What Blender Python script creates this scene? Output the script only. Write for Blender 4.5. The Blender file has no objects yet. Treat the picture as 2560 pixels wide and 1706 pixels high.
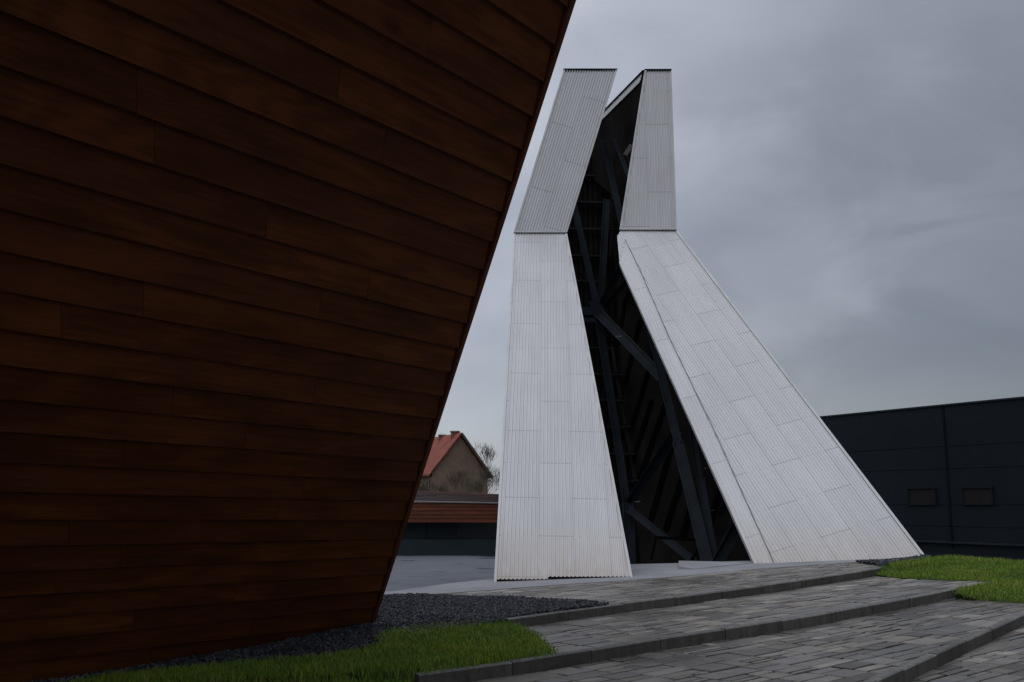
import bpy, math, random
from mathutils import Vector, Matrix
from mathutils.geometry import tessellate_polygon
random.seed(7)
C = bpy.context.scene.collection
EYE = 1.72
F = 35/36*2560
PITCH = math.atan(402/F)
cp, sp = math.cos(PITCH), math.sin(PITCH)
CAM = Vector((0, 0, EYE))
# ---------------------------------------------------------------- measuring helpers
def ray(px, py):
    x = (px-1280)/F; u = -(py-853)/F
    return Vector((x, cp-u*sp, sp+u*cp))
def at(px, py, Y):
    r = ray(px, py); return CAM + r*(Y/r.y)
SL = .035
def gr(px, py, L):                       # ground that rises gently to the right
    r = ray(px, py); return CAM + r*(L/(r.z-SL*r.x))
def on(px, py, p, n):
    r = ray(px, py); return CAM + r*((p-CAM).dot(n)/r.dot(n))
def gz(x, L): return EYE + L + SL*x
# ---------------------------------------------------------------- scene helpers
def tag(o, label=None, cat=None, group=None, kind=None):
    if label: o['label'] = label
    if cat: o['category'] = cat
    if group: o['group'] = group
    if kind: o['kind'] = kind
    return o
def empty(name, loc, label, cat, group=None):
    o = bpy.data.objects.new(name, None); C.objects.link(o); o.location = loc
    o.empty_display_size = .3
    return tag(o, label, cat, group)
def root_loc(o):
    v = Vector((0, 0, 0))
    while o is not None:
        v = v + Vector(o.location); o = o.parent
    return v
class MB:
    def __init__(s): s.v = []; s.f = []; s.uv = []; s.c = []; s.useuv = False; s.usec = False
    def poly(s, pts, uvs=None, col=None):
        i = len(s.v); s.v += [tuple(p) for p in pts]; s.f.append(tuple(range(i, i+len(pts))))
        s.uv.append(uvs); s.c.append(col)
        if uvs: s.useuv = True
        if col is not None: s.usec = True
    def prism(s, pts, vec, col=None):        # polygon extruded along vec
        pts = [Vector(p) for p in pts]; q = [p+vec for p in pts]
        n = len(pts)
        s.poly(pts, col=col); s.poly(q[::-1], col=col)
        for i in range(n): s.poly([pts[i], q[i], q[(i+1) % n], pts[(i+1) % n]], col=col)
    def beam(s, a, b, w, d, nrm=None, col=None):   # box bar a->b, w across, d in depth
        a = Vector(a); b = Vector(b); t = (b-a).normalized()
        if nrm is None: nrm = (a+b)/2-CAM
        side = t.cross(nrm).normalized(); dp = side.cross(t).normalized()
        o = [side*w/2+dp*d/2, side*w/2-dp*d/2, -side*w/2-dp*d/2, -side*w/2+dp*d/2]
        s.prism([a+x for x in o], b-a, col)
    def hbeam(s, a, b, w, d):                      # rolled steel section: two flanges and a web
        a = Vector(a); b = Vector(b); t = (b-a).normalized(); nrm = (a+b)/2-CAM
        side = t.cross(nrm).normalized(); dp = side.cross(t).normalized()
        for sgn in (-1, 1):
            o = side*(w/2-w*.06)*sgn
            s.beam(a+o, b+o, w*.12, d, nrm)
        s.beam(a, b, w*.77, d*.25, nrm)
    def box(s, lo, hi, col=None):
        x0, y0, z0 = lo; x1, y1, z1 = hi
        s.prism([(x0, y0, z0), (x1, y0, z0), (x1, y1, z0), (x0, y1, z0)], Vector((0, 0, z1-z0)), col)
    def tube(s, a, b, r0, r1, n=5):
        a = Vector(a); b = Vector(b); t = (b-a).normalized()
        k = Vector((0, 0, 1)) if abs(t.z) < .9 else Vector((1, 0, 0))
        x = t.cross(k).normalized(); y = t.cross(x)
        A = [a+(x*math.cos(q)+y*math.sin(q))*r0 for q in [2*math.pi*i/n for i in range(n)]]
        B = [b+(x*math.cos(q)+y*math.sin(q))*r1 for q in [2*math.pi*i/n for i in range(n)]]
        for i in range(n): s.poly([A[i], A[(i+1) % n], B[(i+1) % n], B[i]])
    def build(s, name, mat, parent=None, fix=True):
        off = root_loc(parent) if parent else Vector((0, 0, 0))
        me = bpy.data.meshes.new(name)
        me.from_pydata([(v[0]-off.x, v[1]-off.y, v[2]-off.z) for v in s.v], [], s.f)
        if s.useuv:
            l = me.uv_layers.new(name='UVMap'); k = 0
            for f, uv in zip(s.f, s.uv):
                for j in range(len(f)):
                    l.data[k].uv = uv[j] if uv else (0, 0); k += 1
        if s.usec:
            a = me.color_attributes.new('tint', 'FLOAT_COLOR', 'CORNER'); k = 0
            for f, c in zip(s.f, s.c):
                c = c if c is not None else (.5, .5, .5)
                for j in range(len(f)):
                    a.data[k].color = (c[0], c[1], c[2], 1); k += 1
        me.materials.append(mat); me.update()
        o = bpy.data.objects.new(name, me); C.objects.link(o)
        if parent: o.parent = parent
        return o
# ---------------------------------------------------------------- materials
class NT:
    def __init__(s, name):
        m = bpy.data.materials.new(name); m.use_nodes = True; s.m = m; s.t = m.node_tree
        s.b = s.t.nodes['Principled BSDF']
    def n(s, typ, **k):
        x = s.t.nodes.new(typ)
        for a, v in k.items(): setattr(x, a, v)
        return x
    def l(s, a, b): s.t.links.new(a, b)
    def put(s, sock, v):
        if hasattr(v, 'is_linked') or isinstance(v, bpy.types.NodeSocket): s.l(v, sock)
        else: sock.default_value = v
    def math(s, op, a, b=None, c=None):
        x = s.n('ShaderNodeMath', operation=op); s.put(x.inputs[0], a)
        if b is not None: s.put(x.inputs[1], b)
        if c is not None: s.put(x.inputs[2], c)
        return x.outputs[0]
    def noise(s, vec, scale, detail=4, rough=.55, stretch=None):
        if stretch:
            mp = s.n('ShaderNodeMapping'); s.l(vec, mp.inputs['Vector']); mp.inputs['Scale'].default_value = stretch; vec = mp.outputs[0]
        x = s.n('ShaderNodeTexNoise'); s.l(vec, x.inputs['Vector'])
        x.inputs['Scale'].default_value = scale; x.inputs['Detail'].default_value = detail; x.inputs['Roughness'].default_value = rough
        return x.outputs['Fac']
    def ramp(s, f, stops):
        x = s.n('ShaderNodeValToRGB'); s.l(f, x.inputs[0]); e = x.color_ramp.elements
        while len(e) < len(stops): e.new(.5)
        for i, (p, c) in enumerate(stops):
            e[i].position = p; e[i].color = (c[0], c[1], c[2], 1) if not isinstance(c, (int, float)) else (c, c, c, 1)
        return x.outputs[0]
    def mix(s, f, a, b, mode='MIX'):
        x = s.n('ShaderNodeMix', data_type='RGBA', blend_type=mode)
        s.put(x.inputs[0], f)
        for k, v in ((6, a), (7, b)):
            if isinstance(v, tuple): x.inputs[k].default_value = (*v, 1) if len(v) == 3 else v
            else: s.l(v, x.inputs[k])
        return x.outputs[2]
    def coord(s, k='Object'): return s.n('ShaderNodeTexCoord').outputs[k]
    def bump(s, h, st, dist=.01):
        x = s.n('ShaderNodeBump'); x.inputs['Strength'].default_value = st; x.inputs['Distance'].default_value = dist
        s.l(h, x.inputs['Height']); s.l(x.outputs[0], s.b.inputs['Normal'])
    def out(s, col=None, rough=None, spec=None, metal=None):
        if col is not None:
            if isinstance(col, tuple): s.b.inputs['Base Color'].default_value = (*col, 1)
            else: s.l(col, s.b.inputs['Base Color'])
        if rough is not None: s.put(s.b.inputs['Roughness'], rough)
        if spec is not None: s.b.inputs['Specular IOR Level'].default_value = spec
        if metal is not None: s.b.inputs['Metallic'].default_value = metal
        return s.m
def simple(name, col, rough=.6, var=.25, scale=3, spec=.4, bump=0, metal=0):
    t = NT(name); c = t.coord()
    f = t.noise(c, scale, 5)
    lo = tuple(x*(1-var) for x in col); hi = tuple(x*(1+var) for x in col)
    k = t.ramp(f, [(.3, lo), (.7, hi)])
    if bump: t.bump(t.noise(c, scale*12, 4), bump)
    return t.out(k, rough, spec, metal)
PT = .0718
def sheet_mat():
    t = NT('white_corrugated_sheet')
    uv = t.n('ShaderNodeUVMap').outputs[0]
    sx = t.n('ShaderNodeSeparateXYZ'); t.l(uv, sx.inputs[0]); u, v = sx.outputs[0], sx.outputs[1]
    W = PT*9
    ci = t.math('FLOOR', t.math('DIVIDE', u, W))
    par = t.math('MODULO', t.math('ABSOLUTE', ci), 2)
    row = t.math('ADD', t.math('DIVIDE', v, 1.95), t.math('MULTIPLY', par, .5))
    fr = t.math('FRACT', t.math('ADD', row, 100))
    seam = t.math('LESS_THAN', fr, .011)
    dots = t.math('GREATER_THAN', t.math('FRACT', t.math('ADD', t.math('DIVIDE', u, PT), 100)), .42)
    fu = t.math('FRACT', t.math('ADD', t.math('DIVIDE', u, PT*2), 100))
    # screws half way between seams, every second valley
    fr2 = t.math('FRACT', t.math('ADD', row, 100.5))
    scr = t.math('MULTIPLY', t.math('LESS_THAN', fr2, .010), t.math('LESS_THAN', t.math('ABSOLUTE', t.math('SUBTRACT', fu, .35)), .09))
    lap = t.math('LESS_THAN', t.math('FRACT', t.math('ADD', t.math('DIVIDE', u, W), 100)), .022)
    wn = t.n('ShaderNodeTexWhiteNoise', noise_dimensions='2D')
    cv = t.n('ShaderNodeCombineXYZ'); t.l(ci, cv.inputs[0]); t.l(t.math('FLOOR', row), cv.inputs[1]); t.l(cv.outputs[0], wn.inputs['Vector'])
    dirt = t.noise(uv, 1.0, 4, .5, (1.2, .5, 1))
    spots = t.noise(uv, 9, 3, .6)
    base = t.ramp(dirt, [(.25, (.455, .455, .455)), (.5, (.505, .508, .512)), (.75, (.53, .533, .54))])
    pan = t.math('MULTIPLY_ADD', wn.outputs['Value'], .05, .95)
    cp_ = t.n('ShaderNodeCombineXYZ')
    for i in range(3): t.l(pan, cp_.inputs[i])
    base = t.mix(1.0, base, cp_.outputs[0], 'MULTIPLY')
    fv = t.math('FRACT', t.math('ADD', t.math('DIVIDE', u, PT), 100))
    cres = t.ramp(fv, [(.0, .87), (.10, 1.04), (.32, 1.04), (.42, .86), (.7, .93), (1, .87)])  # valley dirt and rib shading both put into the colour, lighter on crests
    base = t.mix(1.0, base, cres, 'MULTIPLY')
    run = t.ramp(t.noise(uv, 1.0, 4, .6, (7, .28, 1)), [(.35, .96), (.6, 1.02)])
    base = t.mix(1.0, base, run, 'MULTIPLY')
    k1 = t.math('MULTIPLY', seam, t.math('MULTIPLY_ADD', dots, .45, .18))
    base = t.mix(k1, base, (.13, .125, .12))
    base = t.mix(t.math('MULTIPLY', scr, .5), base, (.2, .18, .17))
    base = t.mix(t.math('MULTIPLY', lap, .30), base, (.18, .18, .18))
    # rust and splash stains near the ground
    geo = t.n('ShaderNodeNewGeometry'); sz = t.n('ShaderNodeSeparateXYZ'); t.l(geo.outputs['Position'], sz.inputs[0])
    h = t.math('SUBTRACT', 1.0, t.math('DIVIDE', t.math('SUBTRACT', sz.outputs[2], .35), 1.5)); 
    hc = t.n('ShaderNodeClamp'); t.l(h, hc.inputs[0])
    st = t.math('MULTIPLY', t.math('POWER', hc.outputs[0], 2.2), t.ramp(t.noise(uv, 2.2, 5, .6, (2.5, 1, 1)), [(.3, .25), (.7, 1.0)]))
    base = t.mix(t.math('MULTIPLY', st, .75), base, (.34, .25, .17))
    t.bump(dirt, .12, .01)
    return t.out(base, .42, .45)
M = {}
M['sheet'] = sheet_mat()
M['trim'] = simple('white_trim', (.42, .42, .415), .45, .12, 2)
M['dark_gap'] = simple('dark_gap', (.004, .0045, .005), .9, .2, 3, 0)
M['steel'] = simple('dark_painted_steel', (.0125, .0165, .0215), .65, .3, 2, .06)
M['steel_pale'] = simple('grey_primed_steel', (.013, .013, .014), .7, .3, 2, .05)
M['base_fill'] = simple('brown_base_fill', (.05, .04, .035), .9, .4, 6, .05)  # dark brown colour for the shade in the gap under the sheets
M['seam'] = simple('sheet_lap_shadow_gap', (.16, .16, .16), .8, .1)
M['pale_bit'] = simple('dull_grey_steel', (.07, .065, .06), .6)
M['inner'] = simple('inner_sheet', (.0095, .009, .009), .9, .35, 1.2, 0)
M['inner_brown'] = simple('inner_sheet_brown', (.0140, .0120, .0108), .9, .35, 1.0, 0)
M['concrete'] = simple('pale_concrete', (.215, .217, .225), .85, .14, 1.2, .12, .2)
M['slate'] = simple('far_wall', (.013, .020, .024), .55, .3, .7, .12)
M['glass_dark'] = simple('dark_glazing', (.006, .010, .013), .12, .3, .7, .5)
M['earth'] = simple('earth', (.06, .055, .045), .9, .3, .2, .1)
M['cladding'] = None
def clad_mat():
    t = NT('navy_metal_cladding'); c = t.coord()
    k = t.ramp(t.noise(c, .35, 4), [(.3, (.0062, .0100, .0138)), (.7, (.0085, .0132, .0178))])
    mp = t.noise(c, 1.0, 2, .5, (.6, .6, 40))
    t.bump(mp, .15, .01)
    return t.out(k, .55, .10)
M['cladding'] = clad_mat()
M['cladding_line'] = simple('cladding_line', (.0065, .0105, .0140), .8, .1, 3, 0)
M['cladding_ledge'] = simple('cladding_ledge', (.014, .020, .027), .5, .1, 3, .15)
def wood_mat(name, dark, mid, lite, gsc=1.0, rough=.5, tint=True, spec=.12):
    t = NT(name)
    uv = t.n('ShaderNodeUVMap').outputs[0]
    at_ = t.n('ShaderNodeVertexColor'); at_.layer_name = 'tint'
    sc = t.n('ShaderNodeSeparateColor'); t.l(at_.outputs[0], sc.inputs[0])
    off = t.n('ShaderNodeCombineXYZ'); t.l(t.math('MULTIPLY', sc.outputs[1], 60), off.inputs[2])
    va = t.n('ShaderNodeVectorMath', operation='ADD'); t.l(uv, va.inputs[0]); t.l(off.outputs[0], va.inputs[1]); w = va.outputs[0]
    g1 = t.noise(w, 3.2*gsc, 8, .68, (.7, 12, 1))
    g2 = t.noise(w, 1.1*gsc, 3, .5, (.9, 2.6, 1))
    x = t.n('ShaderNodeTexWave', wave_type='RINGS', rings_direction='SPHERICAL'); mp = t.n('ShaderNodeMapping'); mp.inputs['Scale'].default_value = (.5, 2.6, 1)
    t.l(w, mp.inputs['Vector']); t.l(mp.outputs[0], x.inputs['Vector']); x.inputs['Scale'].default_value = 1.6; x.inputs['Distortion'].default_value = 14; x.inputs['Detail'].default_value = 3; x.inputs['Detail Scale'].default_value = .7
    f = t.math('ADD', t.math('MULTIPLY', g1, .55), t.math('ADD', t.math('MULTIPLY', g2, .33), t.math('MULTIPLY', x.outputs['Fac'], .12)))
    k = t.ramp(f, [(.36, dark), (.5, mid), (.64, lite)])
    vo = t.n('ShaderNodeTexVoronoi'); mk = t.n('ShaderNodeMapping'); mk.inputs['Scale'].default_value = (.55, 1.3, 1); t.l(w, mk.inputs['Vector']); t.l(mk.outputs[0], vo.inputs['Vector']); vo.inputs['Scale'].default_value = 1.0
    kn = t.ramp(vo.outputs['Distance'], [(.025, .75), (.075, 0)])
    k = t.mix(kn, k, tuple(x*.3 for x in dark))
    big = t.ramp(t.noise(w, .9*gsc, 5, .65, (.8, 1.6, 1)), [(.32, .72), (.68, 1.25)])
    k = t.mix(1.0, k, big, 'MULTIPLY')
    if tint:
        m = t.math('MULTIPLY_ADD', sc.outputs[0], .5, .75)
        cc = t.n('ShaderNodeCombineXYZ')
        for i in range(3): t.l(m, cc.inputs[i])
        k = t.mix(1.0, k, cc.outputs[0], 'MULTIPLY')
        k = t.mix(t.math('MULTIPLY', sc.outputs[2], .4), k, (.075, .022, .013))
    t.bump(f, .25, .006)
    return t.out(k, rough, spec)
M['wood'] = wood_mat('brown_stained_boards', (.058, .0185, .0060), (.092, .0285, .0088), (.125, .040, .012))
M['wood_trim'] = wood_mat('brown_corner_board', (.07, .024, .013), (.095, .033, .018), (.115, .041, .023))
M['far_wood'] = wood_mat('far_boards', (.055, .015, .007), (.08, .022, .010), (.10, .028, .012), .5)
M['deck'] = simple('dark_roof_boards', (.040, .026, .024), .6, .5, .8, .25)
def stone_mat():
    t = NT('grey_flagstones'); c = t.coord()
    a = t.n('ShaderNodeVertexColor'); a.layer_name = 'tint'
    n1 = t.noise(c, 5, 6, .65); n2 = t.noise(c, 45, 4, .7); n3 = t.noise(c, .55, 4, .6)
    f = t.math('ADD', t.math('MULTIPLY', n1, .6), t.math('MULTIPLY', n2, .4))
    k = t.ramp(f, [(.28, (.45, .44, .43)), (.5, (1, 1, 1)), (.72, (1.45, 1.45, 1.4))])
    k = t.mix(1.0, a.outputs[0], k, 'MULTIPLY')
    k = t.mix(t.ramp(n3, [(.42, 0), (.60, .55)]), k, (.045, .041, .034))
    t.bump(t.math('ADD', n1, t.math('MULTIPLY', n2, .5)), .5, .012)
    r = t.ramp(n3, [(.38, .72), (.62, .26)])
    return t.out(k, r, .4)
M['stone'] = stone_mat()
M['joint'] = simple('joint_soil', (.030, .027, .022), .9, .4, 8, .1)
def kerb_mat():
    t = NT('weathered_kerb'); c = t.coord()
    a = t.n('ShaderNodeVertexColor'); a.layer_name = 'tint'
    st = t.noise(c, 4, 5, .7, (3, 3, .6)); n2 = t.noise(c, 40, 4, .7)
    k = t.ramp(t.math('ADD', t.math('MULTIPLY', st, .6), t.math('MULTIPLY', n2, .4)), [(.3, (.35, .35, .34)), (.5, (.9, .9, .9)), (.68, (1.5, 1.48, 1.4))])
    k = t.mix(1.0, a.outputs[0], k, 'MULTIPLY')
    t.bump(n2, .5, .008)
    return t.out(k, .7, .3)
M['kerb'] = kerb_mat()
def plaza_mat():
    t = NT('wet_plaza'); c = t.coord()
    n = t.noise(c, 1.7, 4, .55, (.35, .5, 1)); n2 = t.noise(c, .4, 4, .6)
    wet = t.ramp(n, [(.60, 0), (.615, 1)])
    k = t.ramp(n2, [(.3, (.088, .096, .108)), (.7, (.118, .128, .143))])
    k = t.mix(t.math('MULTIPLY', wet, .85), k, (.022, .025, .030))
    r = t.mix(wet, (.85, .85, .85), (.4, .4, .4))
    return t.out(k, r, .12)
M['plaza'] = plaza_mat()
def attr_mat(name, rough=.6, spec=.3, trans=0):
    t = NT(name); a = t.n('ShaderNodeVertexColor'); a.layer_name = 'tint'
    return t.out(a.outputs[0], rough, spec)
M['pebble'] = attr_mat('slate_chips', .6, .2)
M['blade'] = attr_mat('grass_blades', .6, .25)
M['turf'] = simple('turf_soil', (.030, .045, .012), .9, .5, 6, .1)
M['render'] = None
def house_wall():
    t = NT('old_brown_render'); c = t.coord()
    k = t.ramp(t.noise(c, .5, 5, .6), [(.3, (.085, .062, .045)), (.7, (.15, .105, .075))])
    return t.out(k, .9, .2)
M['render'] = house_wall()
def tiles():
    t = NT('red_roof_tiles'); uv = t.coord()
    k = t.ramp(t.noise(uv, .7, 6, .65), [(.3, (.11, .032, .024)), (.7, (.27, .068, .036))])
    w = t.n('ShaderNodeTexWave', bands_direction='Z'); t.l(uv, w.inputs['Vector']); w.inputs['Scale'].default_value = 1.3
    k = t.mix(t.math('MULTIPLY', w.outputs['Fac'], .35), k, (.07, .02, .016))
    return t.out(k, .8, .25)
M['tiles'] = tiles()
M['brick'] = simple('chimney_brick', (.10, .05, .04), .8, .4, 2)
M['bark'] = simple('bare_bark', (.075, .065, .055), .9, .3, .5, .1)
M['bark_dark'] = simple('bush_bark', (.06, .055, .04), .9, .3, .5, .1)
M['louvre'] = simple('louvre_slats', (.019, .017, .017), .7, .1, 3, .05)
M['white_frame'] = simple('window_frame', (.16, .16, .165), .6, .05)
# ---------------------------------------------------------------- corrugated sheet
def corrugate(mb, pts, rib, org, pitch=PT, amp=.022, prof=((0, 0), (.10, 1), (.32, 1), (.42, 0)), uvshift=(0, 0)):
    pts = [Vector(p) for p in pts]
    n = Vector((0, 0, 0))
    for i in range(1, len(pts)-1): n += (pts[i]-pts[0]).cross(pts[i+1]-pts[0])
    n.normalize()
    if n.dot(CAM-pts[0]) < 0: n = -n
    v = (rib-n*rib.dot(n)).normalized(); u = v.cross(n).normalized()
    if u.x < 0: u = -u
    org = Vector(org)
    P = [((p-org).dot(u), (p-org).dot(v)) for p in pts]
    c0 = (pts[0]-org).dot(n)
    umin = min(p[0] for p in P); umax = max(p[0] for p in P)
    us = set([umin+1e-4, umax-1e-4])
    k = math.floor(umin/pitch)
    pr = list(prof)
    def h(x):
        f = (x/pitch) % 1.0
        q = pr+[(1.0, pr[0][1])]
        for (a, ha), (b, hb) in zip(q, q[1:]):
            if a <= f <= b: return (ha+(hb-ha)*(f-a)/(b-a))*amp
        return 0
    while k*pitch < umax:
        for f, _ in pr:
            x = (k+f)*pitch
            if umin < x < umax: us.add(x)
        k += 1
    for p in P:
        if umin < p[0] < umax: us.add(p[0])
    us = sorted(us)
    def vr(x):
        r = []
        for (a, b), (c, d) in zip(P, P[1:]+P[:1]):
            if (a-x)*(c-x) <= 0 and abs(a-c) > 1e-9: r.append(b+(d-b)*(x-a)/(c-a))
        return (min(r), max(r)) if r else (0, 0)
    def W(x, y, e=0): return org+u*x+v*y+n*(c0+h(x)+e)
    for a, b in zip(us, us[1:]):
        if b-a < 1e-6: continue
        a0, a1 = vr(a); b0, b1 = vr(b)
        q = [(a, a0), (b, b0), (b, b1), (a, a1)]
        mb.poly([W(*t) for t in q], [(t[0]+uvshift[0], t[1]+uvshift[1]) for t in q])
    return n, u, v
# ================================================================ SETTING: ground
def stoneclip(poly, p, q, inside):      # keep the part of poly on the side of line pq where 'inside' lies
    n = Vector((-(q.y-p.y), q.x-p.x)); s = 1 if n.dot(inside-p) > 0 else -1
    out = []
    for a, b in zip(poly, poly[1:]+poly[:1]):
        da = n.dot(a-p)*s; db = n.dot(b-p)*s
        if da >= 0: out.append(a)
        if (da >= 0) != (db >= 0): out.append(a+(b-a)*(da/(da-db)))
    return out
def pip(p, poly):
    c = False
    for a, b in zip(poly, poly[1:]+poly[:1]):
        if (a.y > p.y) != (b.y > p.y) and p.x < (b.x-a.x)*(p.y-a.y)/(b.y-a.y)+a.x: c = not c
    return c
def terrace(name, pxs, L, ang, seed, extra=None):
    rnd = random.Random(seed)
    pts = [gr(x, y, L) for x, y in pxs] + ([] if not extra else [])
    P2 = [Vector((p.x, p.y)) for p in pts]
    # soil sheet
    mb = MB(); mb.poly([(p.x, p.y, gz(p.x, L)-.012) for p in P2])
    soil = mb.build('path', M['joint']); tag(soil, kind='structure')
    ca, sa = math.cos(ang), math.sin(ang)
    def rot(p): return Vector((p.x*ca+p.y*sa, -p.x*sa+p.y*ca))
    def irot(p): return Vector((p.x*ca-p.y*sa, p.x*sa+p.y*ca))
    R = [rot(p) for p in P2]
    x0, x1 = min(p.x for p in R), max(p.x for p in R); y0, y1 = min(p.y for p in R), max(p.y for p in R)
    cells = []
    def split(a, b, c, d):
        w, h = b-a, d-c
        mw = rnd.choice((.28, .42, .42, .62)); mh = rnd.choice((.12, .17, .24, .34))
        if w > mw*1.5 and (w/mw >= h/mh):
            m = a+w*rnd.uniform(.3, .7); split(a, m, c, d); split(m, b, c, d)
        elif h > mh*1.5:
            m = c+h*rnd.uniform(.3, .7); split(a, b, c, m); split(a, b, m, d)
        else: cells.append((a, b, c, d))
    y = y0
    while y < y1:                       # bands first, so joints run along the steps
        hh = rnd.uniform(.5, .8); x = x0-rnd.uniform(0, 1)
        while x < x1:
            ww = rnd.uniform(.9, 1.7); split(x, x+ww, y, y+hh); x += ww
        y += hh
    mb = MB()
    pal = [tuple(v*f for v,f in zip(c_,(.86,.80,.70))) for c_ in [(.165, .165, .172), (.19, .188, .185), (.145, .148, .158), (.21, .205, .195), (.12, .118, .115), (.175, .168, .155), (.155, .155, .165), (.095, .09, .092), (.24, .24, .24)]]
    for a, b, c, d in cells:
        g = .008+rnd.random()*.008; j = lambda: rnd.uniform(-.012, .012)
        q = [Vector((a+g+j(), c+g+j())), Vector((b-g+j(), c+g+j())), Vector((b-g+j(), d-g+j())), Vector((a+g+j(), d-g+j()))]
        q = [irot(p) for p in q]
        cen = sum(q, Vector((0, 0)))/4
        if cen.y < .3: continue
        for s, e in zip(P2, P2[1:]+P2[:1]):
            # clip only where the stone really meets this edge
            dd = (e-s); L2 = dd.length_squared
            if L2 < 1e-8: continue
            tt = max(0, min(1, (cen-s).dot(dd)/L2)); near = s+dd*tt
            if (near-cen).length < .7:
                nn = Vector((-dd.y, dd.x)).normalized()
                ins = near+nn*.01
                if not pip(ins, P2): ins = near-nn*.01
                if 0 < tt < 1 or True: 
                    if len(q) >= 3 and 0 <= (cen-s).dot(dd)/L2 <= 1: q = stoneclip(q, s, e, ins)
        if len(q) < 3: continue
        cc = sum(q, Vector((0, 0)))/len(q)
        if not pip(cc, P2): continue
        base = rnd.choice(pal); k = rnd.uniform(.75, 1.25); col = tuple(v*k for v in base)
        tx, ty = rnd.uniform(-.008, .008), rnd.uniform(-.008, .008); hz = rnd.uniform(-.003, .005)
        def Z(p, e=0): return (p.x, p.y, gz(p.x, L)+hz+tx*(p.x-cc.x)+ty*(p.y-cc.y)+e)
        inn = [cc+(p-cc)*(1-min(.3, .010/max((p-cc).length, .02))) for p in q]
        mb.poly([Z(p) for p in inn], col=col)
        for i in range(len(q)):
            i2 = (i+1) % len(q)
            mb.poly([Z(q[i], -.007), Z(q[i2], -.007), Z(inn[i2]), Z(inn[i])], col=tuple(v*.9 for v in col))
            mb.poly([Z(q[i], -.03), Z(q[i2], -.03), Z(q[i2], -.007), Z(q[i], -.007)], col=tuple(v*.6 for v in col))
    o = mb.build(name, M['stone']); tag(o, kind='structure')
    return o
L3, L2, L1, L0 = -1.36, -1.475, -1.595, -1.715
K1 = [(1046, 1688), (1135, 1676), (1356, 1646), (1543, 1614.5), (1700, 1590), (1832, 1571), (2044, 1538), (2208, 1508), (2340, 1483), (2394, 1472)]
K2 = [(1270, 1548.5), (1478, 1520), (1700, 1492.5), (1970, 1457), (2168, 1427), (2210, 1419)]
K3 = [(2040, 1775), (2190, 1706), (2358, 1629), (2560, 1538), (2700, 1478)]
def offs(line, d):                       # the same line moved d metres away from the camera side
    out = []
    for i, p in enumerate(line):
        a = line[max(0, i-1)]; b = line[min(len(line)-1, i+1)]
        t = Vector((b.x-a.x, b.y-a.y)).normalized(); n = Vector((-t.y, t.x))
        out.append(Vector((p.x+n.x*d, p.y+n.y*d, p.z)))
    return out
def kerb(line, L, name='kerb', seed=1):
    rnd = random.Random(seed)
    A = [gr(x, y, L) for x, y in line]
    # resample at about one metre
    seg = []; tot = 0
    for a, b in zip(A, A[1:]): seg.append((tot, a, b)); tot += (b-a).length
    def P(s):
        for t0, a, b in seg:
            l = (b-a).length
            if s <= t0+l+1e-6: return a+(b-a)*((s-t0)/l)
        return seg[-1][2]
    mb = MB(); s = 0; W = .085
    while s < tot-.05:
        e = min(tot, s+.98)
        if tot-e < .3: e = tot
        a, b = P(s+.006), P(e-.006)
        t = (b-a); t.z = 0; t.normalize(); n = Vector((-t.y, t.x, 0))
        if n.y < 0: n = -n
        dz = rnd.uniform(-.004, .004); j = n*rnd.uniform(-.006, .006)
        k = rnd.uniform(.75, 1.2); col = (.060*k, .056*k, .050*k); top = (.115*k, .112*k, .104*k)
        ch = .012
        prof = [(0, -.17), (0, -ch), (ch, 0), (W, 0), (W, -.17)]
        S = [[p+j+n*o+Vector((0, 0, z+dz+.004)) for o, z in prof] for p in (a, b)]
        m = len(prof)
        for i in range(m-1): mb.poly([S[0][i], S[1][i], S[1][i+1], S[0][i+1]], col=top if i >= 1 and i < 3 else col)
        mb.poly(S[0][::-1], col=col); mb.poly(S[1], col=col)
        s = e
    o = mb.build(name, M['kerb']); tag(o, kind='structure'); return o
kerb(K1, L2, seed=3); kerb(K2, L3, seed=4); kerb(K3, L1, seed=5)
ANG = math.atan2((gr(2300, 1490, L2)-gr(1100, 1680, L2)).y, (gr(2300, 1490, L2)-gr(1100, 1680, L2)).x)
def edge_back(line, L, d):
    o = offs([gr(x, y, L) for x, y in line], d); return o
def pix(p):                              # world point back to the measuring grid
    r = p-CAM; f = r.y*cp+r.z*sp; u = -r.y*sp+r.z*cp
    return (1280+r.x/f*F, 853-u/f*F)
def k_in(line, L, d=.085): return [pix(p) for p in edge_back(line, L, d)]
def k_bot(line, Lt, Lb):                 # foot of a kerb's face
    out = []
    for x, y in line:
        p = gr(x, y, Lt); out.append(pix(Vector((p.x, p.y, gz(p.x, Lb)))))
    return out
NEAR = [(120, 1800), (120, 2600)]
terrace('pavement', k_in([(1490, 1518.5)]+K2[2:], L3)+[(2153, 1404), (1905, 1421), (1700, 1441), (1342, 1466), (1121, 1483), (1040, 1489), (1060, 1492), (1250, 1500), (1400, 1507)], L3, ANG, 11)
terrace('pavement', k_in(K1[2:], L2)+[(2511, 1453), (2248, 1445)]+k_bot(K2, L3, L2)[::-1]+[(1250, 1580), (1330, 1640)], L2, ANG, 12)
terrace('pavement', [(1300, 2300), (2040, 1790)]+k_in(K3[1:], L1)+[(2720, 1470), (2560, 1507), (2400, 1497)]+k_bot(K1, L2, L1)[::-1]+[(1000, 1712), (960, 1760), (700, 2100)], L1, ANG, 13)
terrace('pavement', k_bot(K3, L1, L0)+[(2900, 1500), (3300, 1560), (3300, 2400), (1700, 2500)], L0, ANG, 14)
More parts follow.
